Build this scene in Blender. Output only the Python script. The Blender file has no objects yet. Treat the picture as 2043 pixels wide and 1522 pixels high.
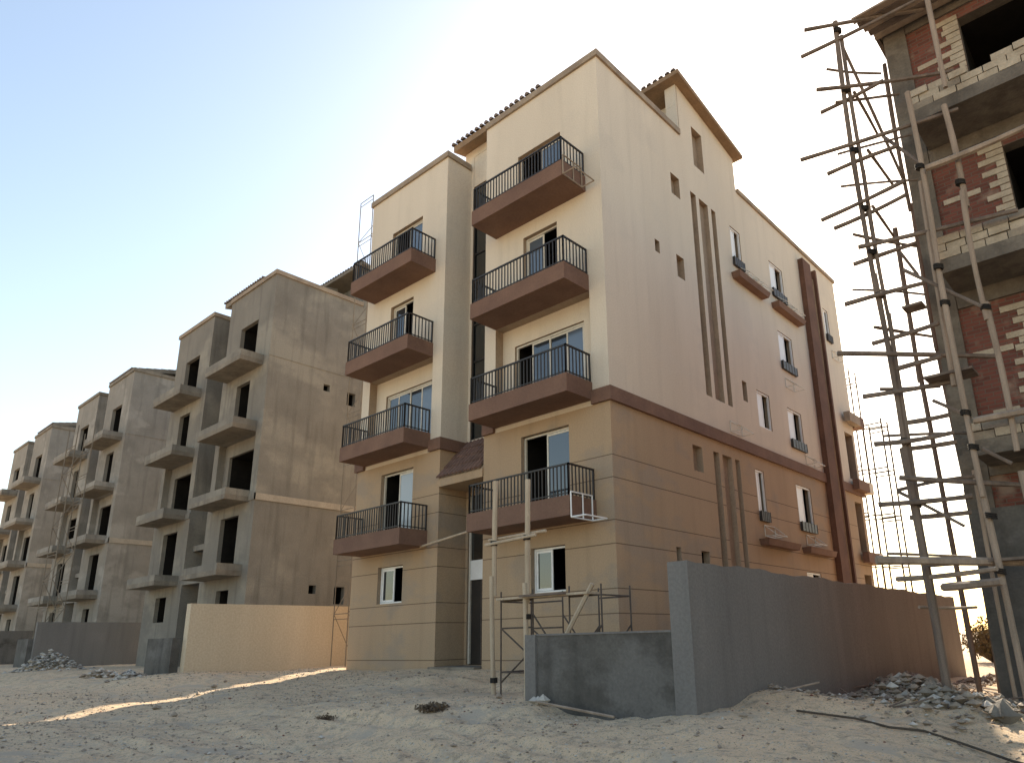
import bpy, bmesh, math, random
import numpy as np
from mathutils import Vector, Matrix
random.seed(7); rng = np.random.RandomState(5)
SC = bpy.context.scene
COL = SC.collection

# ------------------------------------------------------------------ camera
YAW, PITCH, ROLL = 0.709, 0.278, -0.022
F = 1408.942; CX, CY = 1124.17, 875.675
fw = Vector((-math.sin(YAW)*math.cos(PITCH), math.cos(YAW)*math.cos(PITCH), math.sin(PITCH)))
r0 = Vector((math.cos(YAW), math.sin(YAW), 0)); u0 = r0.cross(fw)
c_, s_ = math.cos(ROLL), math.sin(ROLL)
rt = c_*r0 + s_*u0; up = -s_*r0 + c_*u0
cam = bpy.data.objects.new('camera', bpy.data.cameras.new('camera')); COL.objects.link(cam)
M = Matrix.Identity(4)
for i in range(3):
    M[i][0] = rt[i]; M[i][1] = up[i]; M[i][2] = -fw[i]
M[0][3], M[1][3], M[2][3] = 9.75, -13.144, 0.68
cam.matrix_world = M
cam.data.sensor_width = 36.0; cam.data.sensor_fit = 'HORIZONTAL'
cam.data.lens = F/2043*36
cam.data.shift_x = -(CX-1021.5)/2043; cam.data.shift_y = (CY-761)/2043
cam.data.clip_start = 0.1; cam.data.clip_end = 3000
SC.camera = cam

# ------------------------------------------------------------------ light
SUN_AZ, SUN_EL = 20.6, 31.0          # degrees left of +Y, elevation
w = bpy.data.worlds.new('World'); SC.world = w; w.use_nodes = True
nt = w.node_tree; bg = nt.nodes['Background']
sky = nt.nodes.new('ShaderNodeTexSky'); sky.sky_type = 'NISHITA'; sky.sun_disc = False
sky.sun_elevation = math.radians(SUN_EL); sky.sun_rotation = math.radians(-SUN_AZ)
sky.air_density = 1.25; sky.dust_density = 1.1; sky.ozone_density = 0.9
nt.links.new(sky.outputs[0], bg.inputs[0]); bg.inputs[1].default_value = 0.1
sd = Vector((-math.sin(math.radians(SUN_AZ))*math.cos(math.radians(SUN_EL)),
             math.cos(math.radians(SUN_AZ))*math.cos(math.radians(SUN_EL)), math.sin(math.radians(SUN_EL))))
sun = bpy.data.objects.new('sun', bpy.data.lights.new('sun', 'SUN')); COL.objects.link(sun)
sun.data.energy = 4.2; sun.data.angle = math.radians(0.5); sun.data.color = (1.0, 0.92, 0.8)
sun.rotation_euler = sd.to_track_quat('Z', 'Y').to_euler(); sun.location = (0, 0, 60)
SC.view_settings.view_transform = 'Standard'; SC.view_settings.look = 'None'
SC.view_settings.gamma = 1; SC.view_settings.exposure = 1.5
SC.view_settings.use_white_balance = True; SC.view_settings.white_balance_temperature = 7300; SC.view_settings.white_balance_tint = 11
SC.view_settings.use_curve_mapping = False

# ------------------------------------------------------------------ materials
def mat(name, c1, c2=None, rough=.85, scale=1.2, fine=18, bump=.15, spec=.3, metal=0.0, contrast=(.35, .65), vert=False, patch=None, pscale=.45, pth=(.52, .6), streak=0.0):
    m = bpy.data.materials.new(name); m.use_nodes = True
    n = m.node_tree; b = n.nodes['Principled BSDF']
    b.inputs['Roughness'].default_value = rough; b.inputs['Metallic'].default_value = metal
    b.inputs['Specular IOR Level'].default_value = spec
    c2 = c2 or tuple(x*.8 for x in c1)
    tc = n.nodes.new('ShaderNodeTexCoord'); co = tc.outputs['Object']
    if vert:
        mp = n.nodes.new('ShaderNodeMapping'); mp.inputs['Scale'].default_value = (1, 1, .18)
        n.links.new(co, mp.inputs[0]); cv = mp.outputs[0]
    else: cv = co
    n1 = n.nodes.new('ShaderNodeTexNoise'); n1.inputs['Scale'].default_value = scale; n1.inputs['Detail'].default_value = 8
    n1.inputs['Roughness'].default_value = .62
    n.links.new(cv, n1.inputs['Vector'])
    n2 = n.nodes.new('ShaderNodeTexNoise'); n2.inputs['Scale'].default_value = fine; n2.inputs['Detail'].default_value = 5
    n.links.new(co, n2.inputs['Vector'])
    rp = n.nodes.new('ShaderNodeMapRange'); rp.inputs[1].default_value = contrast[0]; rp.inputs[2].default_value = contrast[1]
    n.links.new(n1.outputs[0], rp.inputs[0])
    mx = n.nodes.new('ShaderNodeMix'); mx.data_type = 'RGBA'
    mx.inputs[6].default_value = (*c1, 1); mx.inputs[7].default_value = (*c2, 1)
    n.links.new(rp.outputs[0], mx.inputs[0])
    if patch:                       # patches of a different render batch, ragged outline
        n3 = n.nodes.new('ShaderNodeTexNoise'); n3.inputs['Scale'].default_value = pscale; n3.inputs['Detail'].default_value = 9; n3.inputs['Roughness'].default_value = .6
        mp3 = n.nodes.new('ShaderNodeMapping'); mp3.inputs['Location'].default_value = (7.3, 1.9, 4.4); mp3.inputs['Scale'].default_value = (1, 1, 1.5); n.links.new(co, mp3.inputs[0]); n.links.new(mp3.outputs[0], n3.inputs['Vector'])
        r3 = n.nodes.new('ShaderNodeMapRange'); r3.inputs[1].default_value = pth[0]; r3.inputs[2].default_value = pth[1]; r3.inputs[4].default_value = .75; n.links.new(n3.outputs[0], r3.inputs[0])
        x3 = n.nodes.new('ShaderNodeMix'); x3.data_type = 'RGBA'; x3.inputs[7].default_value = (*patch, 1)
        n.links.new(r3.outputs[0], x3.inputs[0]); n.links.new(mx.outputs[2], x3.inputs[6]); mx = x3
    if streak:                      # rain and dust runs down the face
        n4 = n.nodes.new('ShaderNodeTexNoise'); n4.inputs['Scale'].default_value = 3.2; n4.inputs['Detail'].default_value = 6
        mp4 = n.nodes.new('ShaderNodeMapping'); mp4.inputs['Scale'].default_value = (1, 1, .09); n.links.new(co, mp4.inputs[0]); n.links.new(mp4.outputs[0], n4.inputs['Vector'])
        r4 = n.nodes.new('ShaderNodeMapRange'); r4.inputs[1].default_value = .52; r4.inputs[2].default_value = .72; r4.inputs[4].default_value = streak; n.links.new(n4.outputs[0], r4.inputs[0])
        x4 = n.nodes.new('ShaderNodeMix'); x4.data_type = 'RGBA'; x4.inputs[7].default_value = (*tuple(v*.62 for v in c2), 1)
        n.links.new(r4.outputs[0], x4.inputs[0]); n.links.new(mx.outputs[2], x4.inputs[6]); mx = x4
    m2 = n.nodes.new('ShaderNodeMix'); m2.data_type = 'RGBA'; m2.blend_type = 'OVERLAY'; m2.inputs[0].default_value = .28
    n.links.new(mx.outputs[2], m2.inputs[6]); n.links.new(n2.outputs[0], m2.inputs[7])
    n.links.new(m2.outputs[2], b.inputs['Base Color'])
    if bump:
        bp = n.nodes.new('ShaderNodeBump'); bp.inputs['Strength'].default_value = bump; bp.inputs['Distance'].default_value = .02
        n.links.new(n2.outputs[0], bp.inputs['Height']); n.links.new(bp.outputs[0], b.inputs['Normal'])
    m['mx'] = m2.name
    return m

def add_grooves(m):
    """two thin scored lines every 1.57 m of height"""
    n = m.node_tree; b = n.nodes['Principled BSDF']
    tc = n.nodes.new('ShaderNodeTexCoord'); sp = n.nodes.new('ShaderNodeSeparateXYZ'); n.links.new(tc.outputs['Object'], sp.inputs[0])
    def mth(op, a, v=None, v2=None):
        q = n.nodes.new('ShaderNodeMath'); q.operation = op; n.links.new(a, q.inputs[0])
        if v is not None:
            if isinstance(v, float): q.inputs[1].default_value = v
            else: n.links.new(v, q.inputs[1])
        return q.outputs[0]
    z = sp.outputs[2]
    t = mth('DIVIDE', mth('SUBTRACT', z, 1.24), 1.57); fr = mth('FRACT', t)
    l1 = mth('LESS_THAN', fr, .016); l2 = mth('LESS_THAN', mth('ABSOLUTE', mth('SUBTRACT', fr, .36)), .008)
    g = mth('MULTIPLY', mth('MAXIMUM', l1, l2), mth('LESS_THAN', z, 5.3))
    src = n.nodes[m['mx']].outputs[2]
    mx = n.nodes.new('ShaderNodeMix'); mx.data_type = 'RGBA'; mx.inputs[7].default_value = (.09, .055, .035, 1)
    k = mth('MULTIPLY', g, .75); n.links.new(k, mx.inputs[0]); n.links.new(src, mx.inputs[6]); n.links.new(mx.outputs[2], b.inputs['Base Color'])

def brick_mat(name, red, dark, mortar, pale):
    m = bpy.data.materials.new(name); m.use_nodes = True; n = m.node_tree; b = n.nodes['Principled BSDF']
    b.inputs['Roughness'].default_value = .92; b.inputs['Specular IOR Level'].default_value = .2
    tc = n.nodes.new('ShaderNodeTexCoord'); sp = n.nodes.new('ShaderNodeSeparateXYZ'); n.links.new(tc.outputs['Object'], sp.inputs[0])
    ad = n.nodes.new('ShaderNodeMath'); n.links.new(sp.outputs[0], ad.inputs[0]); n.links.new(sp.outputs[1], ad.inputs[1])
    cb = n.nodes.new('ShaderNodeCombineXYZ'); n.links.new(ad.outputs[0], cb.inputs[0]); n.links.new(sp.outputs[2], cb.inputs[1])
    br = n.nodes.new('ShaderNodeTexBrick'); n.links.new(cb.outputs[0], br.inputs[0])
    br.inputs['Scale'].default_value = 1; br.inputs['Brick Width'].default_value = .22; br.inputs['Row Height'].default_value = .072
    br.inputs['Mortar Size'].default_value = .009; br.inputs['Mortar Smooth'].default_value = .3; br.inputs['Bias'].default_value = -.2
    br.inputs['Color1'].default_value = (*red, 1); br.inputs['Color2'].default_value = (*dark, 1); br.inputs['Mortar'].default_value = (*mortar, 1)
    n1 = n.nodes.new('ShaderNodeTexNoise'); n1.inputs['Scale'].default_value = 2.4; n1.inputs['Detail'].default_value = 7
    n.links.new(tc.outputs['Object'], n1.inputs['Vector'])
    rp = n.nodes.new('ShaderNodeMapRange'); rp.inputs[1].default_value = .56; rp.inputs[2].default_value = .7; n.links.new(n1.outputs[0], rp.inputs[0])
    mx = n.nodes.new('ShaderNodeMix'); mx.data_type = 'RGBA'; mx.inputs[7].default_value = (*pale, 1)
    n.links.new(rp.outputs[0], mx.inputs[0]); n.links.new(br.outputs[0], mx.inputs[6]); n.links.new(mx.outputs[2], b.inputs['Base Color'])
    bp = n.nodes.new('ShaderNodeBump'); bp.inputs['Strength'].default_value = .6; bp.inputs['Distance'].default_value = .015
    n.links.new(br.outputs['Fac'], bp.inputs['Height']); bp.invert = True; n.links.new(bp.outputs[0], b.inputs['Normal'])
    return m

def glass(name, c, rough=.06):
    m = bpy.data.materials.new(name); m.use_nodes = True; n = m.node_tree; b = n.nodes['Principled BSDF']
    b.inputs['Base Color'].default_value = (*c, 1); b.inputs['Roughness'].default_value = rough
    b.inputs['Specular IOR Level'].default_value = .9; b.inputs['IOR'].default_value = 1.7
    tc = n.nodes.new('ShaderNodeTexCoord'); n1 = n.nodes.new('ShaderNodeTexNoise'); n1.inputs['Scale'].default_value = 1.7
    n.links.new(tc.outputs['Object'], n1.inputs['Vector'])
    bp = n.nodes.new('ShaderNodeBump'); bp.inputs['Strength'].default_value = .08; n.links.new(n1.outputs[0], bp.inputs['Height'])
    n.links.new(bp.outputs[0], b.inputs['Normal'])
    return m

MT = dict(
 cream=mat('cream_plaster', (.65, .57, .465), (.56, .485, .39), scale=.5, fine=30, vert=True, contrast=(.3, .75), patch=(.58, .51, .42), streak=.16),
 peach=mat('peach_plaster', (.41, .292, .19), (.35, .248, .16), scale=.5, fine=30, vert=True, contrast=(.3, .75), patch=(.31, .245, .185), streak=.2),
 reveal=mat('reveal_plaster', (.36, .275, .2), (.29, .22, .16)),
 brown=mat('brown_paint', (.2, .115, .08), (.15, .085, .062), scale=.9, bump=.08),
 pipe_brown=mat('brown_cladding', (.15, .072, .045), (.105, .05, .032), scale=1.5, bump=.05),
 coping=mat('coping_plaster', (.34, .27, .2), (.24, .185, .14), scale=2),
 black=mat('black_rail_paint', (.018, .015, .014), (.03, .024, .02), rough=.5, bump=0, spec=.5),
 dark=mat('painted_room_shade', (.02, .018, .016), (.012, .011, .01), bump=0, spec=.05),  # near-black colour stands in for the shade inside the rooms
 frame=mat('cream_aluminium', (.62, .58, .5), (.52, .48, .41), rough=.45, bump=0, spec=.5),
 white=mat('white_aluminium', (.8, .8, .79), (.7, .7, .69), rough=.45, bump=0, spec=.5),
 pane=glass('dark_glass', (.02, .028, .036)),
 pane_blue=glass('blue_glass', (.075, .1, .13), .12),
 pane_pale=glass('pale_glass', (.55, .56, .58), .3),
 leaf_white=mat('white_shutter_panel', (.8, .8, .78), (.74, .74, .72), rough=.4, bump=0, spec=.5),
 pane_mid=glass('grey_blue_glass', (.26, .29, .32), .2),  # even mid grey-blue base colour under the gloss
 stair=glass('stair_glass', (.008, .01, .01), .15),
 tile=mat('roof_tile', (.2, .12, .095), (.13, .08, .065), scale=3, bump=.3),
 tile_pale=mat('dusty_roof_tile', (.2, .155, .13), (.13, .1, .085), scale=3, bump=.3),
 soffit=mat('soffit_plaster', (.27, .18, .11), (.2, .135, .085), scale=2),
 conc=mat('raw_render', (.28, .258, .228), (.2, .183, .16), scale=.7, fine=22, bump=.3, contrast=(.3, .7), patch=(.33, .305, .27), streak=.5),
 conc2=mat('raw_render_warm', (.232, .21, .178), (.165, .148, .126), scale=.55, fine=22, bump=.3, contrast=(.3, .7), patch=(.29, .262, .215), pscale=.35, pth=(.5, .62), streak=.5),
 conc_band=mat('pale_render_band', (.4, .34, .27), (.3, .26, .21), scale=1.5),
 frame_conc=mat('frame_concrete', (.165, .14, .112), (.10, .083, .067), scale=1.8, fine=25, bump=.5, patch=(.2, .17, .135), pscale=1.2, streak=.6),
 slab=mat('raw_concrete', (.25, .215, .17), (.16, .135, .108), scale=1.6, fine=25, bump=.4, patch=(.2, .165, .125), streak=.5),
 wallgrey=mat('cement_wall', (.21, .195, .183), (.16, .148, .14), scale=.8, fine=24, bump=.25, vert=True, patch=(.18, .17, .16), streak=.25),
 walldark=mat('blotched_cement_wall', (.135, .125, .112), (.06, .054, .048), scale=.7, fine=24, bump=.25, patch=(.16, .15, .14), streak=.4),  # dark cement grey with random darker blotches and runs
 walltan=mat('tan_wall_paint', (.60, .49, .36), (.52, .42, .30), scale=.6, vert=True),
 wood=mat('pale_timber', (.36, .275, .21), (.24, .18, .135), scale=6, fine=60, bump=.3, vert=True),
 wood_dark=mat('weathered_timber', (.2, .152, .12), (.12, .09, .072), scale=6, fine=60, bump=.3, vert=True),
 steel=mat('rusty_steel', (.11, .085, .07), (.07, .055, .045), scale=8, rough=.7, bump=.1),
 rope=mat('black_lashing', (.02, .017, .015), (.03, .025, .02)),
 block=mat('white_block', (.46, .385, .29), (.32, .26, .19), scale=3, fine=30, bump=.4),
 block_dirty=mat('soiled_block', (.3, .25, .19), (.2, .16, .12), scale=3, fine=30, bump=.5),
 red=brick_mat('red_brick', (.19, .068, .05), (.115, .046, .036), (.14, .1, .078), (.26, .18, .135)),
 rock=mat('grey_stone', (.36, .29, .22), (.24, .19, .145), scale=4, fine=30, bump=.5),
 new_timber=mat('new_timber', (.52, .42, .31), (.4, .31, .22), scale=6, fine=60, bump=.3, vert=True),
 chip=mat('pale_chip', (.55, .5, .43), (.4, .36, .31), scale=4, bump=.4),
 rust=mat('red_clay', (.26, .1, .07), (.18, .07, .05), scale=4, bump=.4),
 leaf=mat('dry_leaf', (.16, .115, .075), (.1, .072, .05), scale=6, bump=0),
 cable=mat('dark_cable', (.06, .045, .035), (.09, .07, .05), bump=0),
)
add_grooves(MT['peach'])

# ------------------------------------------------------------------ mesh helpers
class MB:
    def __init__(s): s.v = []; s.f = []; s.mi = []; s.mats = []
    def m(s, name):
        if name not in s.mats: s.mats.append(name)
        return s.mats.index(name)
    def quad(s, pts, mt):
        i = len(s.v); s.v += [tuple(p) for p in pts]; s.f.append(tuple(range(i, i+len(pts)))); s.mi.append(s.m(mt))
    def box(s, x0, x1, y0, y1, z0, z1, mt):
        if x0 > x1: x0, x1 = x1, x0
        if y0 > y1: y0, y1 = y1, y0
        i = len(s.v)
        s.v += [(x, y, z) for z in (z0, z1) for y in (y0, y1) for x in (x0, x1)]
        for f in ((0, 2, 3, 1), (4, 5, 7, 6), (0, 1, 5, 4), (2, 6, 7, 3), (0, 4, 6, 2), (1, 3, 7, 5)):
            s.f.append(tuple(i+k for k in f)); s.mi.append(s.m(mt))
    def hexa(s, p, mt):      # 8 points, bottom ring then top ring
        i = len(s.v); s.v += [tuple(q) for q in p]
        for f in ((0, 3, 2, 1), (4, 5, 6, 7), (0, 1, 5, 4), (1, 2, 6, 5), (2, 3, 7, 6), (3, 0, 4, 7)):
            s.f.append(tuple(i+k for k in f)); s.mi.append(s.m(mt))
    def tube(s, a, b, r, mt, n=8, r2=None, bend=0.0, seg=1):
        a = Vector(a); b = Vector(b); d = (b-a).normalized()
        u = d.orthogonal().normalized(); v = d.cross(u); r2 = r if r2 is None else r2
        bu = random.uniform(-1, 1)*bend; bv = random.uniform(-1, 1)*bend
        i = len(s.v)
        for k in range(seg+1):
            t = k/seg; c = a.lerp(b, t) + (u*bu+v*bv)*math.sin(t*math.pi); rr = r+(r2-r)*t
            if seg > 1: rr *= random.uniform(.92, 1.08)
            for j in range(n):
                an = 2*math.pi*j/n; s.v.append(tuple(c+(u*math.cos(an)+v*math.sin(an))*rr))
        for k in range(seg):
            for j in range(n):
                p = i+k*n+j; q = i+k*n+(j+1) % n
                s.f.append((p, q, q+n, p+n)); s.mi.append(s.m(mt))
        s.f.append(tuple(i+j for j in reversed(range(n)))); s.mi.append(s.m(mt))
        s.f.append(tuple(i+seg*n+j for j in range(n))); s.mi.append(s.m(mt))
    def build(s, name, parent=None, scale_x=1.0, smooth=False):
        me = bpy.data.meshes.new(name)
        me.from_pydata([(x*scale_x, y, z) for x, y, z in s.v], [], s.f)
        for k in s.mats: me.materials.append(MT[k])
        me.polygons.foreach_set('material_index', s.mi)
        bm = bmesh.new(); bm.from_mesh(me); bmesh.ops.recalc_face_normals(bm, faces=bm.faces); bm.to_mesh(me); bm.free()
        if smooth: me.polygons.foreach_set('use_smooth', [True]*len(me.polygons))
        me.update()
        o = bpy.data.objects.new(name, me); COL.objects.link(o)
        if parent: o.parent = parent
        return o

def empty(name, loc, label, cat, group=None):
    o = bpy.data.objects.new(name, None); COL.objects.link(o); o.location = loc; o.empty_display_size = .3
    o['label'] = label; o['category'] = cat
    if group: o['group'] = group
    return o
def tag(o, label=None, cat=None, group=None, kind=None):
    if label: o['label'] = label
    if cat: o['category'] = cat
    if group: o['group'] = group
    if kind: o['kind'] = kind
    return o
def put(name, mb, loc=(0, 0, 0), **k):
    """top-level single mesh whose origin sits at loc"""
    mb.v = [(x-loc[0], y-loc[1], z-loc[2]) for x, y, z in mb.v]
    o = mb.build(name, None, smooth=k.pop('smooth', False)); o.location = loc; tag(o, **k); return o

def wall(mb, ax, c, nrm, U, V, ops, mats, split=6.3):
    """flat wall in plane axis ax = c, outward sign nrm; ops: (u0,u1,v0,v1,reveal_depth,room_depth,backmat).
    Openings are real holes with reveals and a room behind."""
    P = (lambda u, v, d: (u, c-nrm*d, v)) if ax == 1 else (lambda u, v, d: (c-nrm*d, u, v))
    us = sorted(set([U[0], U[1]]+[x for o in ops for x in o[:2]])); vs = sorted(set([V[0], V[1], split]+[x for o in ops for x in o[2:4]]))
    us = [x for x in us if U[0] <= x <= U[1]]; vs = [x for x in vs if V[0] <= x <= V[1]]
    for a, b in zip(us, us[1:]):
        for e, g in zip(vs, vs[1:]):
            cu, cv = (a+b)/2, (e+g)/2
            if any(o[0] < cu < o[1] and o[2] < cv < o[3] for o in ops): continue
            mb.quad([P(a, e, 0), P(b, e, 0), P(b, g, 0), P(a, g, 0)], mats[0] if cv > split else mats[1])
    for o in ops:
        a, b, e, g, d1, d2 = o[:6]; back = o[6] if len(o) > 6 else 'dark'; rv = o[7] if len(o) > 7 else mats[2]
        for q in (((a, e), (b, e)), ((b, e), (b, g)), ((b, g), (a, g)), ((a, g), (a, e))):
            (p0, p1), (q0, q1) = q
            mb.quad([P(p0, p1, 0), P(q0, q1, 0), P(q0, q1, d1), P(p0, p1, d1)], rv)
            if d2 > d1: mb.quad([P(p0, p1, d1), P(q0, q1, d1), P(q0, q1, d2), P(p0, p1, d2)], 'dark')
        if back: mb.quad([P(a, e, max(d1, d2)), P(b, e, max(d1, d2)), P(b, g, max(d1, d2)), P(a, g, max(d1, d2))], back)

# ------------------------------------------------------------------ shared dimensions of the five-storey block
W1, W2, W3, DEP = 4.5, 6.42, 10.75, 17.8
ZT, ZR = 16.61, 16.45
ZB = [3.43, 6.43, 9.43, 12.43]
TH = .47; BD = 1.0
RB_, LB_ = (-4.04, -.53), (-10.32, -6.91)          # balcony spans of the two wings
#            x0     x1     z0    z1
DOORS_R = [(-2.7, -1.55, 1.83, 2.95), (-3.03, -1.34, 3.9, 5.97), (-3.55, -.98, 6.9, 8.85), (-2.9, -1.6, 9.9, 11.98), (-3.1, -1.4, 12.9, 14.85)]
DOORS_L = [(-9.3, -8.03, 1.88, 3.0), (-9.37, -7.7, 3.9, 5.98), (-9.75, -7.25, 6.9, 8.85), (-9.3, -8.04, 9.9, 11.95), (-9.41, -7.7, 12.9, 14.9)]

def shell(mb, mats, side_ops, style, back_ops=()):
    room = 1.4
    def fr(doors, span):
        ops = []
        for i, (a, b, e, g) in enumerate(doors):
            if i == 2: continue
            ops.append((a, b, e, g, .18, room))
        return ops
    for doors, span, U in ((DOORS_R, RB_, (-W1, 0)), (DOORS_L, LB_, (-W3, -W2))):
        lo = (span[0], span[1], 6.75, 9.43)
        wall(mb, 1, 0, -1, U, (-.7, ZT), fr(doors, span)+[(*lo, .3, .3, None)], mats)
        d = doors[2]; P = .3   # recessed loggia wall with its own opening
        wall(mb, 1, P, -1, (span[0], span[1]), (6.75, 9.43), [(d[0], d[1], 6.9, d[3], .12, 1.2)], mats, split=6.3)
    # recess between the wings
    wall(mb, 1, 1.07, -1, (-W2, -W1), (-.7, ZT+.9), [(-W2+.12, -W1-.1, 6.75, 17.15, .06, .5), (-W2+.1, -W1-.1, .08, 5.0, .12, .5)], mats)
    for x, nr in ((-W2, 1), (-W1, -1)):
        wall(mb, 0, x, nr, (0, 1.07), (-.7, ZT), [], mats)
    # outer sides, back
    wall(mb, 0, 0, 1, (0, 4.46), (-.7, ZT), [o for o in side_ops if o[1] < 4.46], mats)
    wall(mb, 0, 0, 1, (4.46, 8.3), (-.7, 17.85), [o for o in side_ops if 4.46 < o[0] and o[1] < 8.3], mats)
    wall(mb, 0, 0, 1, (8.3, DEP), (-.7, ZR), [o for o in side_ops if o[0] >= 8.3], mats)
    mb.quad([(0, 4.46, 17.85), (0, 8.3, 17.85), (0, 4.46, 18.75)], mats[0])
    wall(mb, 0, -W3, -1, (0, DEP), (-.7, ZR), [], mats)
    wall(mb, 1, DEP, 1, (-W3, 0), (-.7, ZR), [(-3.2, -1.4, z, z+1.5, .2, 1) for z in (4.2, 7.2, 10.2, 13.2)]+[(-9.2, -7.4, z, z+1.5, .2, 1) for z in (4.2, 7.2, 10.2, 13.2)], mats)
    # roof deck and inner faces of the parapets
    z = 15.9
    mb.quad([(-W3, 1.07, z), (0, 1.07, z), (0, DEP, z), (-W3, DEP, z)], mats[2])
    mb.quad([(-W1, 0, z), (0, 0, z), (0, 1.07, z), (-W1, 1.07, z)], mats[2])
    mb.quad([(-W3, 0, z), (-W2, 0, z), (-W2, 1.07, z), (-W3, 1.07, z)], mats[2])
    for a in ((-W1, -.0), (-W3, -W2)): mb.box(a[0]+.01, a[1]-.01, .01, .2, z+.01, ZT-.01, mats[0])
    mb.box(-.2, -.01, .21, 4.45, z+.01, ZT-.01, mats[0]); mb.box(-.2, -.01, 8.31, DEP-.01, z+.01, ZR-.01, mats[0])
    mb.box(-W3+.01, -W3+.2, .21, DEP-.01, z+.01, ZR-.01, mats[0])
    mb.box(-W2-.2, -W2-.01, .21, 1.06, z+.01, ZT-.01, mats[0]); mb.box(-W1+.01, -W1+.2, .21, 4.4, z+.01, ZT-.01, mats[0])

def coping(mat_, root, sx, full=True):
    m = MB(); o = .07; t = .2
    m.box(-W1, 0+o, -o, .22, ZT, ZT+t, mat_); m.box(-.22, o, .22, 4.4, ZT, ZT+t, mat_)
    m.box(-W3-o, -W2+o, -o, .22, ZT, ZT+t, mat_); m.box(-W2-.22, -W2+o, .22, 1.0, ZT, ZT+t, mat_)
    m.box(-.22, o, 8.36, DEP+o, ZR, ZR+.17, mat_); m.box(-W3-o, -W3+.22, .22, DEP+o, ZR, ZR+.17, mat_)
    m.box(-W3+.22, -.22, DEP-.2, DEP+o, ZR, ZR+.17, mat_)
    return m.build('coping', root, sx)

def tiles(m, x0, x1, y0, z0, y1, z1, mt, step=.24, r=.085):
    """rows of half-round clay tiles laid down a slope"""
    n = int((x1-x0)/step); d = Vector((0, y1-y0, z1-z0)); L = d.length; rows = max(1, int(L/.42))
    nm = Vector((0, -(z1-z0), y1-y0)).normalized()
    for i in range(n+1):
        x = x0+step*(i+.25)
        if x+r > x1+.05: break
        for k in range(rows):
            t0, t1 = k/rows, (k+1)/rows+.03
            a = Vector((x+random.uniform(-.01, .01), y0, z0))+d*t0+nm*.02; b = Vector((x, y0, z0))+d*min(t1, 1)+nm*.0
            i0 = len(m.v)
            for p, rr in ((a, r*1.08), (b, r*.92)):
                for j in range(6):
                    an = math.pi*j/5; m.v.append(tuple(p+Vector((math.cos(an)*rr, 0, 0))+nm*math.sin(an)*rr))
            for j in range(5):
                m.f.append((i0+j, i0+j+1, i0+7+j, i0+6+j)); m.mi.append(m.m(mt))
            m.f.append(tuple(i0+j for j in range(6))); m.mi.append(m.m(mt))

def penthouse(root, sx, wm, rm, tm):
    m = MB()
    m.box(-.42, -.27, 4.4, 8.28, ZT+.005, 17.84, wm); m.box(-.27, -.012, 4.4, 4.7, ZT+.005, 17.84, wm)
    m.hexa([(-.42, 4.4, 17.845), (-.012, 4.4, 17.845), (-.012, 8.29, 17.85), (-.42, 8.29, 17.85), (-.42, 4.4, 18.7), (-.012, 4.4, 18.7), (-.012, 8.29, 17.9), (-.42, 8.29, 17.9)], wm)
    m.hexa([(-5, 5.0, 15.92), (-.43, 5.0, 15.92), (-.43, 8.28, 15.92), (-5, 8.28, 15.92), (-5, 5.0, 18.6), (-.43, 5.0, 18.6), (-.43, 8.28, 17.93), (-5, 8.28, 17.93)], wm)
    m.build('penthouse', root, sx)
    e = MB()
    e.hexa([(-5.2, 4.08, 18.71), (.32, 4.08, 18.71), (.32, 8.5, 17.86), (-5.2, 8.5, 17.86), (-5.2, 4.08, 18.87), (.32, 4.08, 18.87), (.32, 8.5, 18.0), (-5.2, 8.5, 18.0)], rm)
    r = e.build('roof', root, sx)
    t = MB(); tiles(t, -5.2, .32, 4.06, 18.88, 8.5, 18.01, tm); t.build('roof_tile', r, sx)
    # stair core roof over the recess
    c = MB()
    c.box(-6.76, -2.6, 1.08, 4.3, 15.92, 17.6, wm)
    c.build('stair_core', root, sx)
    q = MB()
    q.hexa([(-6.86, .6, 17.36), (-2.5, .6, 17.36), (-2.5, 4.4, 18.2), (-6.86, 4.4, 18.2), (-6.86, .6, 17.6), (-2.5, .6, 17.6), (-2.5, 4.4, 18.44), (-6.86, 4.4, 18.44)], 'soffit' if wm == 'cream' else rm)
    r2 = q.build('roof', root, sx)
    t = MB(); tiles(t, -6.9, -2.5, .55, 17.61, 4.4, 18.45, tm); t.build('roof_tile', r2, sx)

def railing(span, z, root, sx):
    m = MB(); a, b = span; y = -BD+.05; x0, x1 = a+.05, b-.05
    h = .77
    for (p, q) in (((x0, y), (x1, y)), ((x0, y), (x0, -.03)), ((x1, y), (x1, -.03))):
        m.box(min(p[0], q[0])-.022, max(p[0], q[0])+.022, min(p[1], q[1])-.022, max(p[1], q[1])+.022, z+h-.04, z+h, 'black')
        m.box(min(p[0], q[0])-.012, max(p[0], q[0])+.012, min(p[1], q[1])-.012, max(p[1], q[1])+.012, z+.05, z+.075, 'black')
        L = math.hypot(q[0]-p[0], q[1]-p[1]); n = int(L/.115)
        for i in range(n+1):
            t = i/n; x = p[0]+(q[0]-p[0])*t; yy = p[1]+(q[1]-p[1])*t; r = .0125
            if i in (0, n): r = .02
            lean = random.uniform(-.006, .006)
            m.hexa([(x-r, yy-r, z), (x+r, yy-r, z), (x+r, yy+r, z), (x-r, yy+r, z), (x-r+lean, yy-r, z+h-.04), (x+r+lean, yy-r, z+h-.04), (x+r+lean, yy+r, z+h-.04), (x-r+lean, yy+r, z+h-.04)], 'black')
    return m.build('railing', root, sx)

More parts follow.
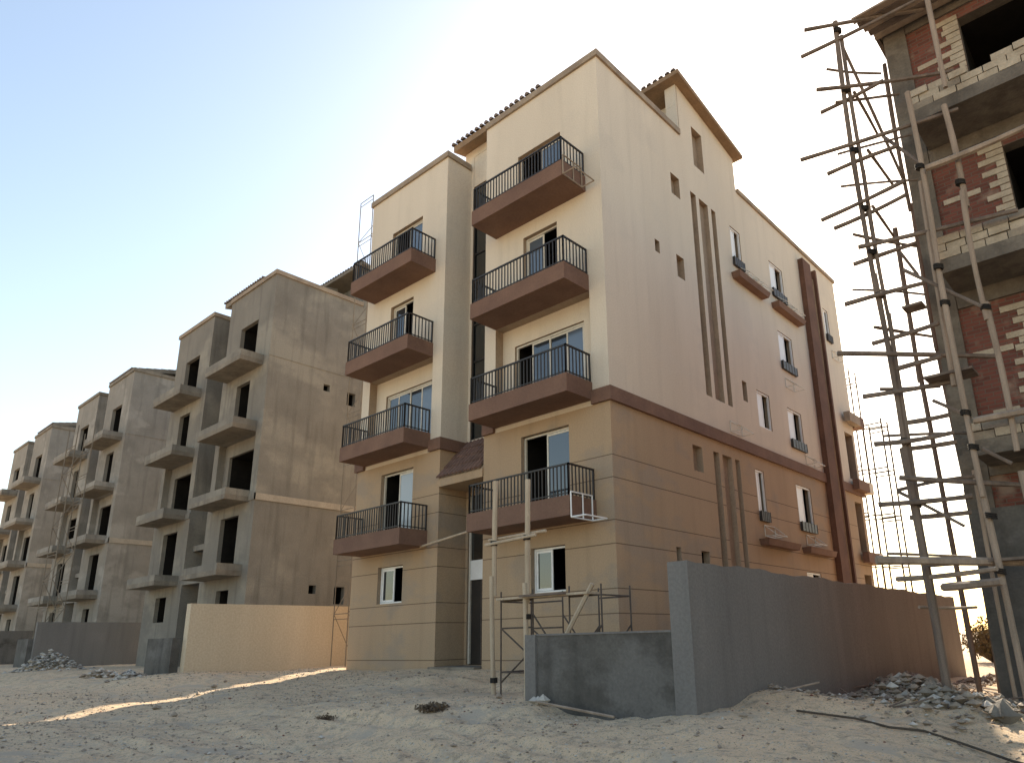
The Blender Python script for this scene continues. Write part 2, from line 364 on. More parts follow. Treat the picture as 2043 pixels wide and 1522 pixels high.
def glazed(x0, x1, z0, z1, y, cells, root, fm='frame', ax=1, nrm=-1, fw_=.05):
    """sliding frame; cells: list of None (open) or pane material, evenly split"""
    n = len(cells); f = MB(); P = (lambda a, b, d0, d1, e, g, mb, mt: mb.box(a, b, y+d0, y+d1, e, g, mt)) if ax == 1 else (lambda a, b, d0, d1, e, g, mb, mt: mb.box(y-d1, y-d0, a, b, e, g, mt))
    P(x0, x1, 0, .06, z1-fw_, z1, f, fm); P(x0, x0+fw_, 0, .06, z0, z1-fw_, f, fm); P(x1-fw_, x1, 0, .06, z0, z1-fw_, f, fm)
    P(x0+fw_, x1-fw_, 0, .06, z0, z0+.04, f, fm)
    w_ = (x1-x0)/n; ob = None; panes = []
    for i, c in enumerate(cells):
        if c is None: continue
        a, b = x0+w_*i, x0+w_*(i+1); off = .015 if i % 2 else .03
        a2 = max(a-.03, x0+fw_) if i else a+fw_; b2 = min(b+.03, x1-fw_) if i < n-1 else b-fw_
        for (p, q, e, g) in ((a2, a2+.05, z0+.05, z1-fw_-.005), (b2-.05, b2, z0+.05, z1-fw_-.005)):
            P(p, q, off, off+.03, e, g, f, fm)
        P(a2+.05, b2-.05, off, off+.03, z0+.05, z0+.11, f, fm); P(a2+.05, b2-.05, off, off+.03, z1-fw_-.065, z1-fw_-.005, f, fm)
        panes.append((a2+.05, b2-.05, off+.01, off+.016, c))
    ob = f.build('window' if z1-z0 < 1.9 else 'balcony_door', root)
    for a, b, d0, d1, c in panes:
        p = MB(); P(a, b, d0, d1, z0+.11, z1-fw_-.065, p, c); p.build('pane', ob)
    return ob

# ------------------------------------------------------------------ the finished block
root = empty('apartment_building', (0, 0, 0), 'finished cream and peach five-storey apartment block with brown balconies and black railings', 'building')
S = []   # openings of the side wall: y0,y1,z0,z1,reveal,room
for a in ((3.67, 4.18, 14.05, 14.8), (3.67, 4.1, 11.15, 11.9), (3.8, 4.33, 5.18, 5.93)): S.append((*a, .2, .2, 'reveal'))
for a in ((2.5, 2.75, 11.5, 11.9), (2.6, 2.83, 2.5, 2.95), (3.86, 4.3, 2.3, 2.95)): S.append((*a, .2, 1.0))
S.append((5.27, 5.95, 15.95, 17.5, .22, .22, 'reveal'))
for a in ((4.85, 5.2), (5.4, 5.98), (6.2, 6.5)):
    S.append((*a, 7.67, 14.73, .16, .16, 'reveal'))
    S.append((*[v+.12 for v in a], .9, 5.95, .16, .16, 'reveal'))
SIDEWIN = [(7.5, 8.28, 13.15, 14.7), (10.6, 11.8, 13.15, 14.63), (10.7, 11.95, 10.2, 11.73), (10.78, 12.02, 7.2, 8.7),
           (8.32, 9.32, 7.45, 8.75), (10.78, 12.08, 4.2, 5.84), (10.88, 12.15, 1.3, 2.78), (15.95, 16.5, 13.0, 14.55)]
SIDEWIN[0] = (7.5, 8.25, 13.15, 14.7)
for a in SIDEWIN: S.append((*a, .22, 1.2))
S.append((7.3, 7.62, 8.1, 8.8, .2, .2, 'reveal'))
S.append((7.64, 8.26, 4.2, 5.87, .22, 1.2))
SIDEWIN.append((7.64, 8.26, 4.2, 5.87))
for a in ((16.6, 17.55, 6.95, 9.0), (16.7, 17.5, 3.9, 6.0), (16.7, 17.5, 1.2, 3.0)): S.append((*a, .3, 1.0))
m = MB(); shell(m, ('cream', 'peach', 'reveal'), S, 'main'); m.build('wall', root)
coping('coping', root, 1)
penthouse(root, 1, 'cream', 'soffit', 'tile_pale')
# string course
m = MB(); z0, z1, p = 6.3, 6.66, .09
m.box(-.53, p, -p, -.004, z0, z1, 'brown'); m.box(.004, p, -.004, 13.62, z0, z1, 'brown'); m.box(.004, p, 15.12, DEP+p, z0, z1, 'brown')
m.box(-6.91, -W2+p, -p, -.004, z0, z1, 'brown'); m.box(-W2+.004, -W2+p, -.004, 1.06, z0, z1, 'brown'); m.box(-W3-p, LB_[0], -p, -.004, z0, z1, 'brown')
m.box(-W1, RB_[0], -p, -.004, z0, z1, 'brown'); m.box(-W3-p, -W3-.004, -.004, DEP, z0, z1, 'brown')
m.build('string_course', root)
for span in (RB_, LB_):
    for i, z in enumerate(ZB):
        b = MB(); b.box(span[0], span[1], -BD, -.003, z, z+TH, 'brown'); ob = b.build('balcony', root)
        if i == 1:
            pass
        railing(span, z+TH, ob, 1)
# doors and windows of the front
RC = [[ 'pane', None], [None, 'pane'], [None, 'pane', 'pane', 'pane_blue'], ['pane_blue', None], [None, 'pane_blue']]
LC = [[ 'pane', None], [None, 'pane_mid'], ['pane', 'pane', 'pane', 'pane_blue'], ['pane', None], [None, 'pane_blue']]
for D, C in ((DOORS_R, RC), (DOORS_L, LC)):
    for i, ((a, b, e, g), c) in enumerate(zip(D, C)):
        y = .42-.03 if i == 2 else .12
        fm = 'white' if i == 0 else 'frame'
        glazed(a+.01, b-.01, (6.9 if i == 2 else e)+.01, g-.01, y-(.3-.03 if i == 2 else 0)+(.24 if i == 2 else 0), c, root, fm)
# stair glazing and entrance in the recess
m = MB(); X0, X1 = -W2+.13, -W1-.11
m.box(X0, X1, 1.15, 1.17, 6.76, 17.14, 'stair')
o = m.build('stair_window', root)
m = MB()
for z in [6.76+1.3*k for k in range(9)]: m.box(X0, X1, 1.12, 1.149, z, z+.05, 'black')
for x in (X0, (X0+X1)/2-.02, X1-.05): m.box(x, x+.05, 1.1, 1.119, 6.77, 17.13, 'black')
m.build('mullion', o)
m = MB(); m.box(X0, X1, 1.16, 1.2, .1, 2.45, 'black'); m.box(X0, X0+.06, 1.1, 1.159, .1, 4.98, 'frame'); m.box(X0+.5, X0+.54, 1.13, 1.159, .1, 2.45, 'steel')
o = m.build('entrance_door', root)
m = MB(); m.box(X0+.07, X1, 1.1, 1.15, 2.46, 3.03, 'white'); m.build('transom_panel', root)
m = MB(); m.box(X0+.07, X1, 1.17, 1.19, 3.04, 4.98, 'stair'); m.build('transom_window', root)
m = MB(); m.box(-W2+.02, -W1-.02, -.25, 1.06, -.3, .07, 'slab'); m.build('entrance_step', root)
# tiled entrance canopy in the recess
m = MB(); xa, xb = -W2+.01, -W1-.01
m.hexa([(xa, -.04, 5.13), (xb, -.04, 5.13), (xb, 1.06, 5.13), (xa, 1.06, 5.13), (xa, -.04, 5.36), (xb, -.04, 5.36), (xb, 1.06, 6.62), (xa, 1.06, 6.62)], 'peach')
o = m.build('entrance_canopy', root)
m = MB(); tiles(m, xa, xb, -.08, 5.38, 1.05, 6.68, 'tile', .17, .06); m.build('roof_tile', o)
# side windows: white sliding leaf on the near half, open black on the far half, black grille tray below
for k, (a, b, e, g) in enumerate(SIDEWIN):
    glazed(a+.01, b-.01, e+.01, g-.01, -.03, ['leaf_white', None], root, 'white', ax=0)
    if k in (0, 1, 2, 3, 5, 7, 8):
        m = MB(); m.box(.004, .09, a-.0, b+.02, e-.02, e+.3, 'black')
        for j in range(6): yy = a+(b-a)*j/5; m.box(.092, .1, yy-.01, yy+.01, e-.03, e+.31, 'steel')
        m.build('window_tray', root)
for (a, b, z) in ((7.28, 9.68, 12.55), (10.4, 12.9, 12.55), (7.45, 9.9, 3.4), (10.7, 13.12, 3.4)):
    m = MB(); m.hexa([(.004, a+.08, z), (.28, a+.08, z), (.28, b-.08, z), (.004, b-.08, z), (.004, a, z+.2), (.33, a, z+.2), (.33, b, z+.2), (.004, b, z+.2)], 'brown')
    m.build('unit_ledge', root)
def bracket(x, y, z, wy, d=.4, mt='white', r=.012, ax=0):
    m = MB(); Q = (lambda a, b, c: (x+a, y+b, z+c)) if ax == 0 else (lambda a, b, c: (x+b, y-a, z+c))
    E_ = [((0, 0, 0), (d, 0, 0)), ((0, wy, 0), (d, wy, 0)), ((d, 0, 0), (d, wy, 0)), ((0, 0, 0), (0, 0, .35)), ((0, wy, 0), (0, wy, .35)),
          ((0, 0, .35), (0, wy, .35)), ((0, 0, .35), (d, 0, 0)), ((0, wy, .35), (d, wy, 0)), ((0, 0, 0), (0, wy, 0)), ((d*.5, 0, 0), (d*.5, wy, 0))]
    for p, q in E_: m.tube(Q(*p), Q(*q), r, mt, 5)
    return m.build('unit_bracket', root)
for y, z in ((7.9, 12.86), (9.0, 12.86), (10.9, 12.86), (11.9, 12.86), (10.9, 9.5), (6.2, 6.8), (12.0, 6.75), (7.9, 3.72), (11.2, 3.72), (16.4, 12.3)): bracket(.01, y, z, .75, mt='frame')
for z, mt in ((3.35, 'white'), (12.42, 'coping')):      # rectangular unit frames hung on two balcony ends
    x = -.5; m = MB()
    for (a, b) in (((x, -.98, z+.03), (x, -.98, z+.62)), ((x, -.98, z+.62), (x, -.2, z+.62)), ((x, -.2, z+.62), (x, -.2, z+.03)), ((x, -.98, z+.03), (x, -.2, z+.03)), ((x, -.55, z+.03), (x, -.55, z+.62)),
                   ((x, -.98, z+.03), (x+.42, -.98, z+.03)), ((x, -.2, z+.03), (x+.42, -.2, z+.03)), ((x+.42, -.98, z+.03), (x+.42, -.2, z+.03))):
        m.tube(a, b, .02, mt, 5)
    m.build('unit_bracket', root)
# brown boxed drainpipe run
m = MB(); m.box(.004, .22, 13.64, 14.45, -.5, 15.95, 'pipe_brown'); m.box(.004, .12, 14.45, 14.6, -.5, 15.85, 'brown'); m.box(.004, .22, 14.95, 15.1, -.5, 15.9, 'pipe_brown')
o = m.build('pipe_boxing', root)
m = MB(); m.tube((.1, 14.77, -.5), (.1, 14.77, 15.4), .055, 'soffit', 10); m.build('drainpipe', o)
# rear corner balconies (edge on)
for z in (3.45, 6.45, 9.4):
    m = MB(); m.box(-1.8, .35, DEP+.004, DEP+.5, z, z+.45, 'brown' if z > 9 else 'cream'); m.box(.1, .35, 16.5, DEP, z, z+.42, 'brown' if z < 7 else 'coping'); m.build('balcony', root)

# ------------------------------------------------------------------ raw rendered blocks
def grey_block(x0, sx, wm, label, fence_label, gate_label, low=True):
    r = empty('apartment_building', (x0, 0, 0), label, 'building', 'unfinished grey apartment blocks')
    ops = [(2.64, 2.96, 11.8, 12.12, .25, 1.0), (3.86, 4.3, 11.4, 12.03, .25, 1.0), (2.66, 2.99, 2.8, 3.15, .25, 1.0), (3.86, 4.35, 2.4, 3.13, .25, 1.0)]
    for a in ((4.85, 5.2), (5.4, 5.98), (6.2, 6.5)): ops.append((*a, 7.67, 14.73, .16, .5))
    m = MB(); shell(m, (wm, wm, wm), ops, 'grey'); m.build('wall', r, sx)
    coping('coping' if wm == 'conc2' else 'slab', r, sx)
    penthouse(r, sx, wm, 'slab', 'tile_pale')
    m = MB(); m.box(.004, .05, -.05, DEP, 6.45, 6.72, 'conc_band'); m.box(-.5, .05, -.05, -.004, 6.45, 6.72, wm); m.box(-6.9, -W2, -.05, -.004, 6.45, 6.72, wm)
    m.box(.004, .025, -.02, 4.2, 12.75, 12.82, wm); m.build('string_course', r, sx)
    for span in (RB_, LB_):
        for i, z in enumerate(ZB):
            a, b = span; m = MB()
            z1 = z+.46
            m.box(a, b, -BD, -.003, z, z+.2, 'slab')
            m.box(a, b, -BD, -BD+.1, z+.2, z1, wm); m.box(a, a+.1, -BD+.1, -.003, z+.2, z1, wm); m.box(b-.1, b, -BD+.1, -.003, z+.2, z1, wm)
            m.build('balcony', r, sx)
    for q in ((.3, .5, 4.95, 5.2), (.0, .2, 3.43, 3.9)):
        m = MB(); m.box(-W2+.01, -W1-.01, *q, wm); m.build('recess_beam', r, sx)
    return r
g1 = grey_block(-18.05, .965, 'conc2', 'bare grey cement-rendered block standing next to the finished cream block', '', '')
g2 = grey_block(-34.9, .95, 'conc', 'grey unfinished block with scaffolding on its front, between two other grey blocks', '', '')
g3 = grey_block(-51.2, .97, 'conc', 'furthest unfinished grey block at the left edge of the photo', '', '')

# ------------------------------------------------------------------ brick and concrete frame block at the right
BX = 18.0
rr = empty('brick_building', (BX, 0, 0), 'unfinished red brick and concrete frame building behind timber scaffolding at the right', 'building')
ZTOP = 12.35
m = MB(); ops = []
def infill(U, doors):
    ops = [(a, b, (z0 if i else 1.2), z1, .25, 2.2) for i, (a, b, z0, z1) in enumerate(doors[:4])]
    wall(m, 1, .06, -1, U, (-1.2, ZTOP), ops, ('red', 'red', 'frame_conc'), split=6.3)
RD = [(-9.35, -7.75, 1.3, 3.0), (-9.3, -7.7, 3.9, 5.97), (-9.2, -7.6, 6.95, 8.92), (-9.45, -7.6, 9.95, 11.92)]
RD2 = [(x0+6.35, x1+6.35, a, b) for x0, x1, a, b in RD]
infill((-W3, -W2), RD); infill((-W1, 0), RD2)
wall(m, 0, -W3+.06, -1, (.06, DEP), (-1.2, ZTOP), [], ('red', 'red', 'red'))
wall(m, 0, -.06, 1, (.06, DEP), (-1.2, ZTOP), [], ('red', 'red', 'red')); wall(m, 1, DEP, 1, (-W3, 0), (-1.2, ZTOP), [], ('red', 'red', 'red'))
wall(m, 1, 1.07, -1, (-W2, -W1), (-1.2, ZTOP), [(-W2+.2, -W1-.2, z, z+2, .2, 1.5) for z in (3.9, 6.9, 9.9)], ('red', 'red', 'red'))
wall(m, 0, -W2, 1, (.06, 1.07), (-1.2, ZTOP), [], ('red', 'red', 'red')); wall(m, 0, -W1, -1, (.06, 1.07), (-1.2, ZTOP), [], ('red', 'red', 'red'))
m.build('brick_wall', rr)
for x in (-W3, -W2-.4, -W1, -.4):
    for yy in (0, 5.5, 11, DEP-.45):
        m = MB(); m.box(x, x+.4, yy, yy+.45, -1.2, ZTOP, 'frame_conc'); m.build('concrete_column', rr)
for z in [.35]+ZB:
    for a, b, c, d in ((-W3+.41, -W2-.41, .01, .4), (-W1+.41, -.41, .01, .4), (-W3+.01, -W3+.3, .46, 5.49), (-W3+.01, -W3+.3, 5.96, 10.99)):
        m = MB(); m.box(a, b, c, d, z-.3, min(z, ZTOP-.01), 'frame_conc'); m.build('concrete_beam', rr)
m = MB(); m.box(-W3-.05, .05, -.05, DEP+.05, ZTOP, ZTOP+.22, 'frame_conc'); m.build('roof_slab', rr)
m = MB(); m.box(-W3-.12, -W3-.055, -.12, 6, ZTOP-.06, ZTOP+.3, 'wood_dark'); m.box(-W3-.12, -5, -.12, -.055, ZTOP-.08, ZTOP+.3, 'wood')
for k in range(5): m.box(-W3-.3+.05*k, -W3+1.9, -.95+.17*k, -.8+.17*k, ZTOP-.12, ZTOP-.08+.004*k, 'wood_dark' if k % 2 else 'wood')
m.build('formwork', rr)
for (a, b, z0, z1) in RD:   # block quoins toothed into the brick round the openings
    m = MB(); k = 0; z = z0-.45
    while z < z1:
        ww = (.45, .18, .34, .2)[k % 4]+random.uniform(-.09, .09); m.box(a-ww, a-.004, .035+random.uniform(-.006, .006), .06+.02, z+.008, z+.112, 'block')
        z += .12; k += 1
    for zz in ((z0+z1)/2+.25,):
        x = -W3+.5
        while x < a-.45: m.box(x, x+.3, .04, .08, zz, zz+.1, 'block'); x += .3
    m.build('block_quoin', rr)
for span in (LB_, RB_):
    for z in (3.28, 6.4, 9.38):
        a, b = span
        m = MB(); m.box(a, b, -BD, -.003, z, z+.24, 'frame_conc'); ob = m.build('balcony', rr)
        m = MB()
        for c in range(3):
            x = a+.02-(.17 if c % 2 else 0); zz = z+.25+c*.142; hb = .128
            while x < b:
                e = min(x+.33+random.uniform(-.04, .04), b); jj = random.uniform(-.02, .02); dz = random.uniform(-.008, .008)
                if c < 2 or random.random() > .12: m.box(max(x, a+.02), e-.014, -BD+.02+jj, -BD+.2+jj, zz+dz, zz+hb+dz, 'block' if random.random() < .75 else 'block_dirty')
                x = e
            for u0, u1 in ((a+.02, a+.2), (b-.2, b-.02)):
                y = -BD+.22
                while y < -.1: m.box(u0, u1, y, min(y+.33, -.01)-.014, zz, zz+hb, 'block'); y += .35
        m.build('block_parapet', ob)
m = MB(); m.box(-W3+.02, -7, -.03, -.001, -1.2, 2.6, 'walldark')
m.build('rendered_plinth', rr)

# ------------------------------------------------------------------ yard walls
def ywall(x, y0, y1, z0, z1, mt, th=.22, label='', pier=None, seg=5.0, endmt=None):
    m = MB(); a = y0; k = 0
    m.box(x-th/2, x+th/2, y0, y1, z0, z1, mt)
    if pier: m.box(x-pier-.0, x+th/2+.03, y0-.02, y0+.3, z0, z1+.02, endmt or mt)
    return put('boundary_wall', m, (x, y0, z0), label=label, cat='wall')
def xwall(y, x0, x1, z0, z1, mt, th=.22, label=''):
    m = MB(); m.box(x0, x1, y-th/2, y+th/2, z0, z1, mt)
    return m
# finished block: tall side wall and low front wall
m = MB(); N_ = 60
for k in range(N_):
    ya, yb = -4.12+15.3*k/N_, -4.12+15.3*(k+1)/N_; xi = lambda y: 3.98+.14*min(1, (y+4.12)/1.2); tz = lambda y: 1.77-.07*(y+4.12)/16.7+.018*math.sin(y*2.3)+.012*math.sin(y*7.1+1)
    xo = lambda y: 4.33+.008*math.sin(y*1.7)
    for q in ([(xo(ya), ya, -1.1), (xo(yb), yb, -1.1), (xo(yb), yb, tz(yb)), (xo(ya), ya, tz(ya))], [(xi(ya), ya, -1.1), (xi(yb), yb, -1.1), (xi(yb), yb, tz(yb)), (xi(ya), ya, tz(ya))],
              [(xi(ya), ya, tz(ya)), (xi(yb), yb, tz(yb)), (xo(yb), yb, tz(yb)), (xo(ya), ya, tz(ya))]): m.quad(q, 'wallgrey')
for y in (-4.12, 11.18): m.quad([(xi(y), y, -1.1), (xo(y), y, -1.1), (xo(y), y, tz(y)), (xi(y), y, tz(y))], 'wallgrey')
put('boundary_wall', m, (4, -4, -.5), label='tall grey cement boundary wall running back beside the finished block', cat='wall')
m = MB(); m.box(1.3, 3.97, -4.1, -3.86, -1, .77, 'walldark'); m.box(1.06, 1.3, -4.14, -3.82, -1, .79, 'wallgrey'); m.box(1.3, 3.97, -4.115, -3.85, .77, .8, 'wallgrey')
put('boundary_wall', m, (1.1, -4, -.5), label='low dark grey cement wall in front of the finished block, with darker blotches', cat='wall')
# neighbour
m = MB(); m.hexa([(-13.8, -3.8, -.6), (-13.5, -3.8, -.6), (-13.5, 9, -.6), (-13.72, 9, -.6), (-13.8, -3.8, 2.03), (-13.5, -3.8, 2.03), (-13.5, 9, 2.08), (-13.72, 9, 2.08)], 'walltan')
put('boundary_wall', m, (-13.5, -3.8, 0), label='long tan painted boundary wall between the grey block and the finished block', cat='wall')
m = MB(); m.box(-15.75, -13.81, -4.1, -3.85, -.5, 1.02, 'walldark')
put('boundary_wall', m, (-15, -4, 0), label='low dark grey cement wall at the near end of the tan wall', cat='wall')
m = MB(); m.tube((-13.4, 1.75, -.2), (-13.4, 1.8, 2.2), .03, 'wood_dark', 6)
put('timber_post', m, (-13.4, 1.75, -.2), label='thin dark post leaning against the far end of the tan wall', cat='post')
m = MB(); m.box(-31.75, -31.5, -3.4, 9, -.5, 2.06, 'wallgrey')
put('boundary_wall', m, (-31.5, -3.4, 0), label='grey cement boundary wall between the two nearer grey blocks at left', cat='wall')
m = MB(); m.box(-33.6, -31.76, -3.6, -3.38, -.5, 1.3, 'walldark')
put('boundary_wall', m, (-32, -3.5, 0), label='low cement wall joining the end of the left grey boundary wall', cat='wall')
m = MB(); m.box(-48.6, -48.35, -3.4, 9, -.5, 2.06, 'walldark')
put('boundary_wall', m, (-48.5, -3.4, 0), label='most distant grey boundary wall at the left edge of the photo', cat='wall')

# ------------------------------------------------------------------ ground
CP = np.array([(-60, -4, 0), (-48, -4, 0), (-40, -4, 0), (-31, -3, .02), (-31, 4, 0), (-22, -4, 0), (-13.5, -4, 0), (-13.5, 2, 0), (-10.75, 0, -.05), (-6.4, 0, 0.02), (-4.5, 0, .02), (-5, -1, -.05), (-2, -.8, -.2),
 (-1.9, -2, -.4), (-.5, -3, -.3), (.9, -4.1, -.26), (1.2, -4.3, -.27), (2.4, -4.2, -.5), (3.5, -4.2, -.47), (4.2, -3.5, -.42), (4.4, -2, -.28), (4.3, 0, -.48), (4.3, 3, -.5), (4, 6, -.53), (4, 12.6, -.58), (7.25, 0, -.5), (6, 2, -.5),
 (9, -4, -.7), (9.75, -13, -.92), (4, -8, -.72), (0, -8, -.68), (-4, -8, -.6), (-8, -9, -.62), (-4, -5, -.42), (-8, -4, -.3), (-9, -6.5, -.48), (-20, -9, -.5), (-40, -10, -.4), (12, -6, -.8), (5, -11, -.85), (20, -10, -.9),
 (2, -5.6, -.52), (4.8, -5.4, -.5), (0, 20, -.4), (6, 25, -.5), (-14, -7, -.42), (-30, -20, -.6), (30, 10, -.5), (0, -25, -.9), (-16, -5, -.15)], float)
def gz(x, y):
    x = np.asarray(x, float); y = np.asarray(y, float)
    d2 = (x[..., None]-CP[:, 0])**2+(y[..., None]-CP[:, 1])**2
    wt = 1/(d2+.08)**1.7
    return (wt*CP[:, 2]).sum(-1)/wt.sum(-1)
def vnoise(x, y, s, seed):
    r = np.random.RandomState(seed); G = r.rand(128, 128)
    X = x/s+1000; Y = y/s+1000; xi = np.floor(X).astype(int); yi = np.floor(Y).astype(int); fx = X-xi; fy = Y-yi
    fx = fx*fx*(3-2*fx); fy = fy*fy*(3-2*fy); g = lambda a, b: G[a % 128, b % 128]
    return (g(xi, yi)*(1-fx)+g(xi+1, yi)*fx)*(1-fy)+(g(xi, yi+1)*(1-fx)+g(xi+1, yi+1)*fx)*fy-.5
def bump(x, y):
    near = 1/(1+((x-2)**2+(y+5)**2)/900)
    b = (vnoise(x, y, 2.3, 1)*.10+vnoise(x, y, .9, 2)*.07+vnoise(x, y, .35, 3)*.045+vnoise(x, y, .16, 4)*.025)*near
    # rutted, lumpy belt in front of the finished block; sand heap against the tall wall
    b += .07*np.exp(-((x+1)**2/16+(y+5.2)**2/1.2))*(1+vnoise(x, y, .5, 8)*2)
    b += .16*np.exp(-((x-4.5)**2/.8+(y+2.6)**2/2.0))+.10*np.exp(-((x-5.2)**2/1.6+(y+4.6)**2/.9))
    b += .10*np.exp(-((x-7)**2/2+(y+1.2)**2/1.2))*(1+vnoise(x, y, .3, 9)*3)
    b += .18*np.exp(-((x+25)**2/3+(y+4.2)**2/1.0))*(1+vnoise(x, y, .4, 10)*2)
    # wheel ruts curving across the foreground, softened footprints
    for k, (c0, c1) in enumerate(((-7.6, .012), (-9.2, .010), (-6.3, -.004))):
        yc = c0+c1*(x-2)**2+.25*np.sin(x*.55+k); b += (-.06*np.exp(-((y-yc)/.13)**2)+.035*np.exp(-((y-yc-.26)/.12)**2)+.035*np.exp(-((y-yc+.26)/.12)**2))*np.clip((x+5)/3, 0, 1)*(.6+.8*(vnoise(x, y, .7, 30+k)+.5))*near
    b += -.035*np.clip(vnoise(x, y, .27, 41)-.28, 0, 1)*6*near
    # keep building feet clear
    return b*np.clip((np.abs(x+5.5) > 5.4)*1.0+(y < -.15)*np.clip((-y-.15)/.8, 0, 1), 0, 1)
def H(x, y): return float(gz(np.array([x]), np.array([y]))[0]+bump(np.array([x]), np.array([y]))[0])
xs = np.unique(np.concatenate([np.linspace(-1500, -60, 14), np.linspace(-60, -16, 120), np.linspace(-16, 11, 300), np.linspace(11, 40, 40), np.linspace(40, 1500, 14)]))
ys = np.unique(np.concatenate([np.linspace(-1500, -16, 12), np.linspace(-16, 4, 230), np.linspace(4, 40, 60), np.linspace(40, 1500, 16)]))
XX, YY = np.meshgrid(xs, ys); ZZ = gz(XX, YY)+bump(XX, YY)
V = np.stack([XX.ravel(), YY.ravel(), ZZ.ravel()], 1); nx, ny = len(xs), len(ys)
I = np.arange(nx*ny).reshape(ny, nx)
FF = np.stack([I[:-1, :-1].ravel(), I[:-1, 1:].ravel(), I[1:, 1:].ravel(), I[1:, :-1].ravel()], 1)
me = bpy.data.meshes.new('ground'); me.from_pydata(V.tolist(), [], FF.tolist()); me.polygons.foreach_set('use_smooth', [True]*len(me.polygons))
gm = bpy.data.materials.new('sandy_ground'); gm.use_nodes = True; n = gm.node_tree; b = n.nodes['Principled BSDF']; b.inputs['Roughness'].default_value = .95; b.inputs['Specular IOR Level'].default_value = .15
tc = n.nodes.new('ShaderNodeTexCoord')
def noise(s, d=8, r=.6):
    q = n.nodes.new('ShaderNodeTexNoise'); q.inputs['Scale'].default_value = s; q.inputs['Detail'].default_value = d; q.inputs['Roughness'].default_value = r
    n.links.new(tc.outputs['Object'], q.inputs['Vector']); return q.outputs[0]
def rng_(o, a, b_): q = n.nodes.new('ShaderNodeMapRange'); q.inputs[1].default_value = a; q.inputs[2].default_value = b_; n.links.new(o, q.inputs[0]); return q.outputs[0]
def mixc(f, a, b_, mode='MIX'):
    q = n.nodes.new('ShaderNodeMix'); q.data_type = 'RGBA'; q.blend_type = mode
    for s, v in ((0, f), (6, a), (7, b_)):
        if isinstance(v, tuple): q.inputs[s].default_value = (*v, 1)
        elif isinstance(v, float): q.inputs[s].default_value = v
        else: n.links.new(v, q.inputs[s])
    return q.outputs[2]
c = mixc(rng_(noise(.35), .38, .62), (.74, .54, .35), (.65, .475, .31))
c = mixc(rng_(noise(1.7), .45, .68), c, (.72, .55, .36))
c = mixc(rng_(noise(5.5, 10, .7), .5, .66), c, (.36, .28, .2))
c = mixc(rng_(noise(26, 4, .6), .56, .66), c, (.5, .44, .36))
c = mixc(rng_(noise(42, 4, .6), .58, .66), c, (.2, .16, .12))
c = mixc(rng_(noise(.8, 12, .75), .54, .62), c, (.50, .41, .31))
n.links.new(c, b.inputs['Base Color'])
bp = n.nodes.new('ShaderNodeBump'); bp.inputs['Strength'].default_value = .8; bp.inputs['Distance'].default_value = .05
n.links.new(noise(13, 10, .75), bp.inputs['Height']); n.links.new(bp.outputs[0], b.inputs['Normal'])
me.materials.append(gm); go = bpy.data.objects.new('ground', me); COL.objects.link(go); tag(go, label='pale sandy building-site ground, lumpy and rutted', cat='ground', kind='structure')

# ------------------------------------------------------------------ stones and rubble
def rock(m, x, y, z, s, mt, flat=.6):
    i0 = len(m.v); a = random.random()*6.28
    pts = []
    for (px, py, pz) in ((1, 0, 0), (.3, .95, .1), (-.8, .6, -.1), (-.85, -.55, .1), (.25, -1, 0), (.1, .1, 1), (.35, -.2, -1)):
        q = Vector((px*random.uniform(.7, 1.2), py*random.uniform(.6, 1.1), pz*flat*random.uniform(.7, 1.2)))*s
        q.rotate(Matrix.Rotation(a, 3, 'Z')); m.v.append((x+q.x, y+q.y, z+q.z))
    for k in range(5):
        m.f.append((i0+k, i0+(k+1) % 5, i0+5)); m.mi.append(m.m(mt)); m.f.append((i0+(k+1) % 5, i0+k, i0+6)); m.mi.append(m.m(mt))
m = MB(); N = 15000
gx = rng.uniform(-14, 10, N); gy = rng.uniform(-12.5, .0, N); keep = (gx < -W1) | (gy < -.2)
dens = .45+vnoise(gx, gy, 1.6, 21)*1.3; keep &= rng.rand(N) < dens+.12
gx, gy = gx[keep], gy[keep]; hz = gz(gx, gy)+bump(gx, gy)
for x, y, z in zip(gx, gy, hz):
    if abs(x+5.5) < 5.4 and y > -.3: continue
    s = min(.07, .008+abs(random.gauss(0, .012))); rock(m, x, y, z+s*.25, s, random.choice(('rock', 'rock', 'chip', 'rock', 'rust' if random.random() < .15 else 'rock')))
o = m.build('gravel'); tag(o, label='small stones and grit scattered over the sandy ground', cat='gravel', kind='stuff')
# rubble belt along the foot of the tall wall and the brick building
m = MB()
for k in range(2600):
    t = random.random()
    if random.random() < .6: x = 4.15+abs(random.gauss(0, .45))+t*1.2; y = -1.5+t*11+random.gauss(0, .5)
    else: x = random.gauss(6.9, .75); y = random.gauss(.2, 1.3)
    if x < 4.05 or (x > 7.15 and y > -.1): continue
    s = min(.16, .02+abs(random.gauss(0, .035))); rock(m, x, y, H(x, y)+s*.3+random.random()*.05, s, random.choice(('rock', 'chip', 'rock', 'wood_dark', 'rock')), .5)
for k in range(70):
    x = random.gauss(6.2, .9); y = random.gauss(.6, 1.5)
    if x < 4.3 or (x > 7 and y > -.2): continue
    a = random.random()*3.14; l = random.uniform(.15, .5); z = H(x, y)+.05
    m.tube((x-math.cos(a)*l, y-math.sin(a)*l, z), (x+math.cos(a)*l, y+math.sin(a)*l, z+random.uniform(0, .15)), .014, random.choice(('wood', 'wood_dark', 'chip')), 5)
o = m.build('rubble'); tag(o, label='belt of broken concrete and scrap timber under the timber scaffolding', cat='rubble', kind='stuff')
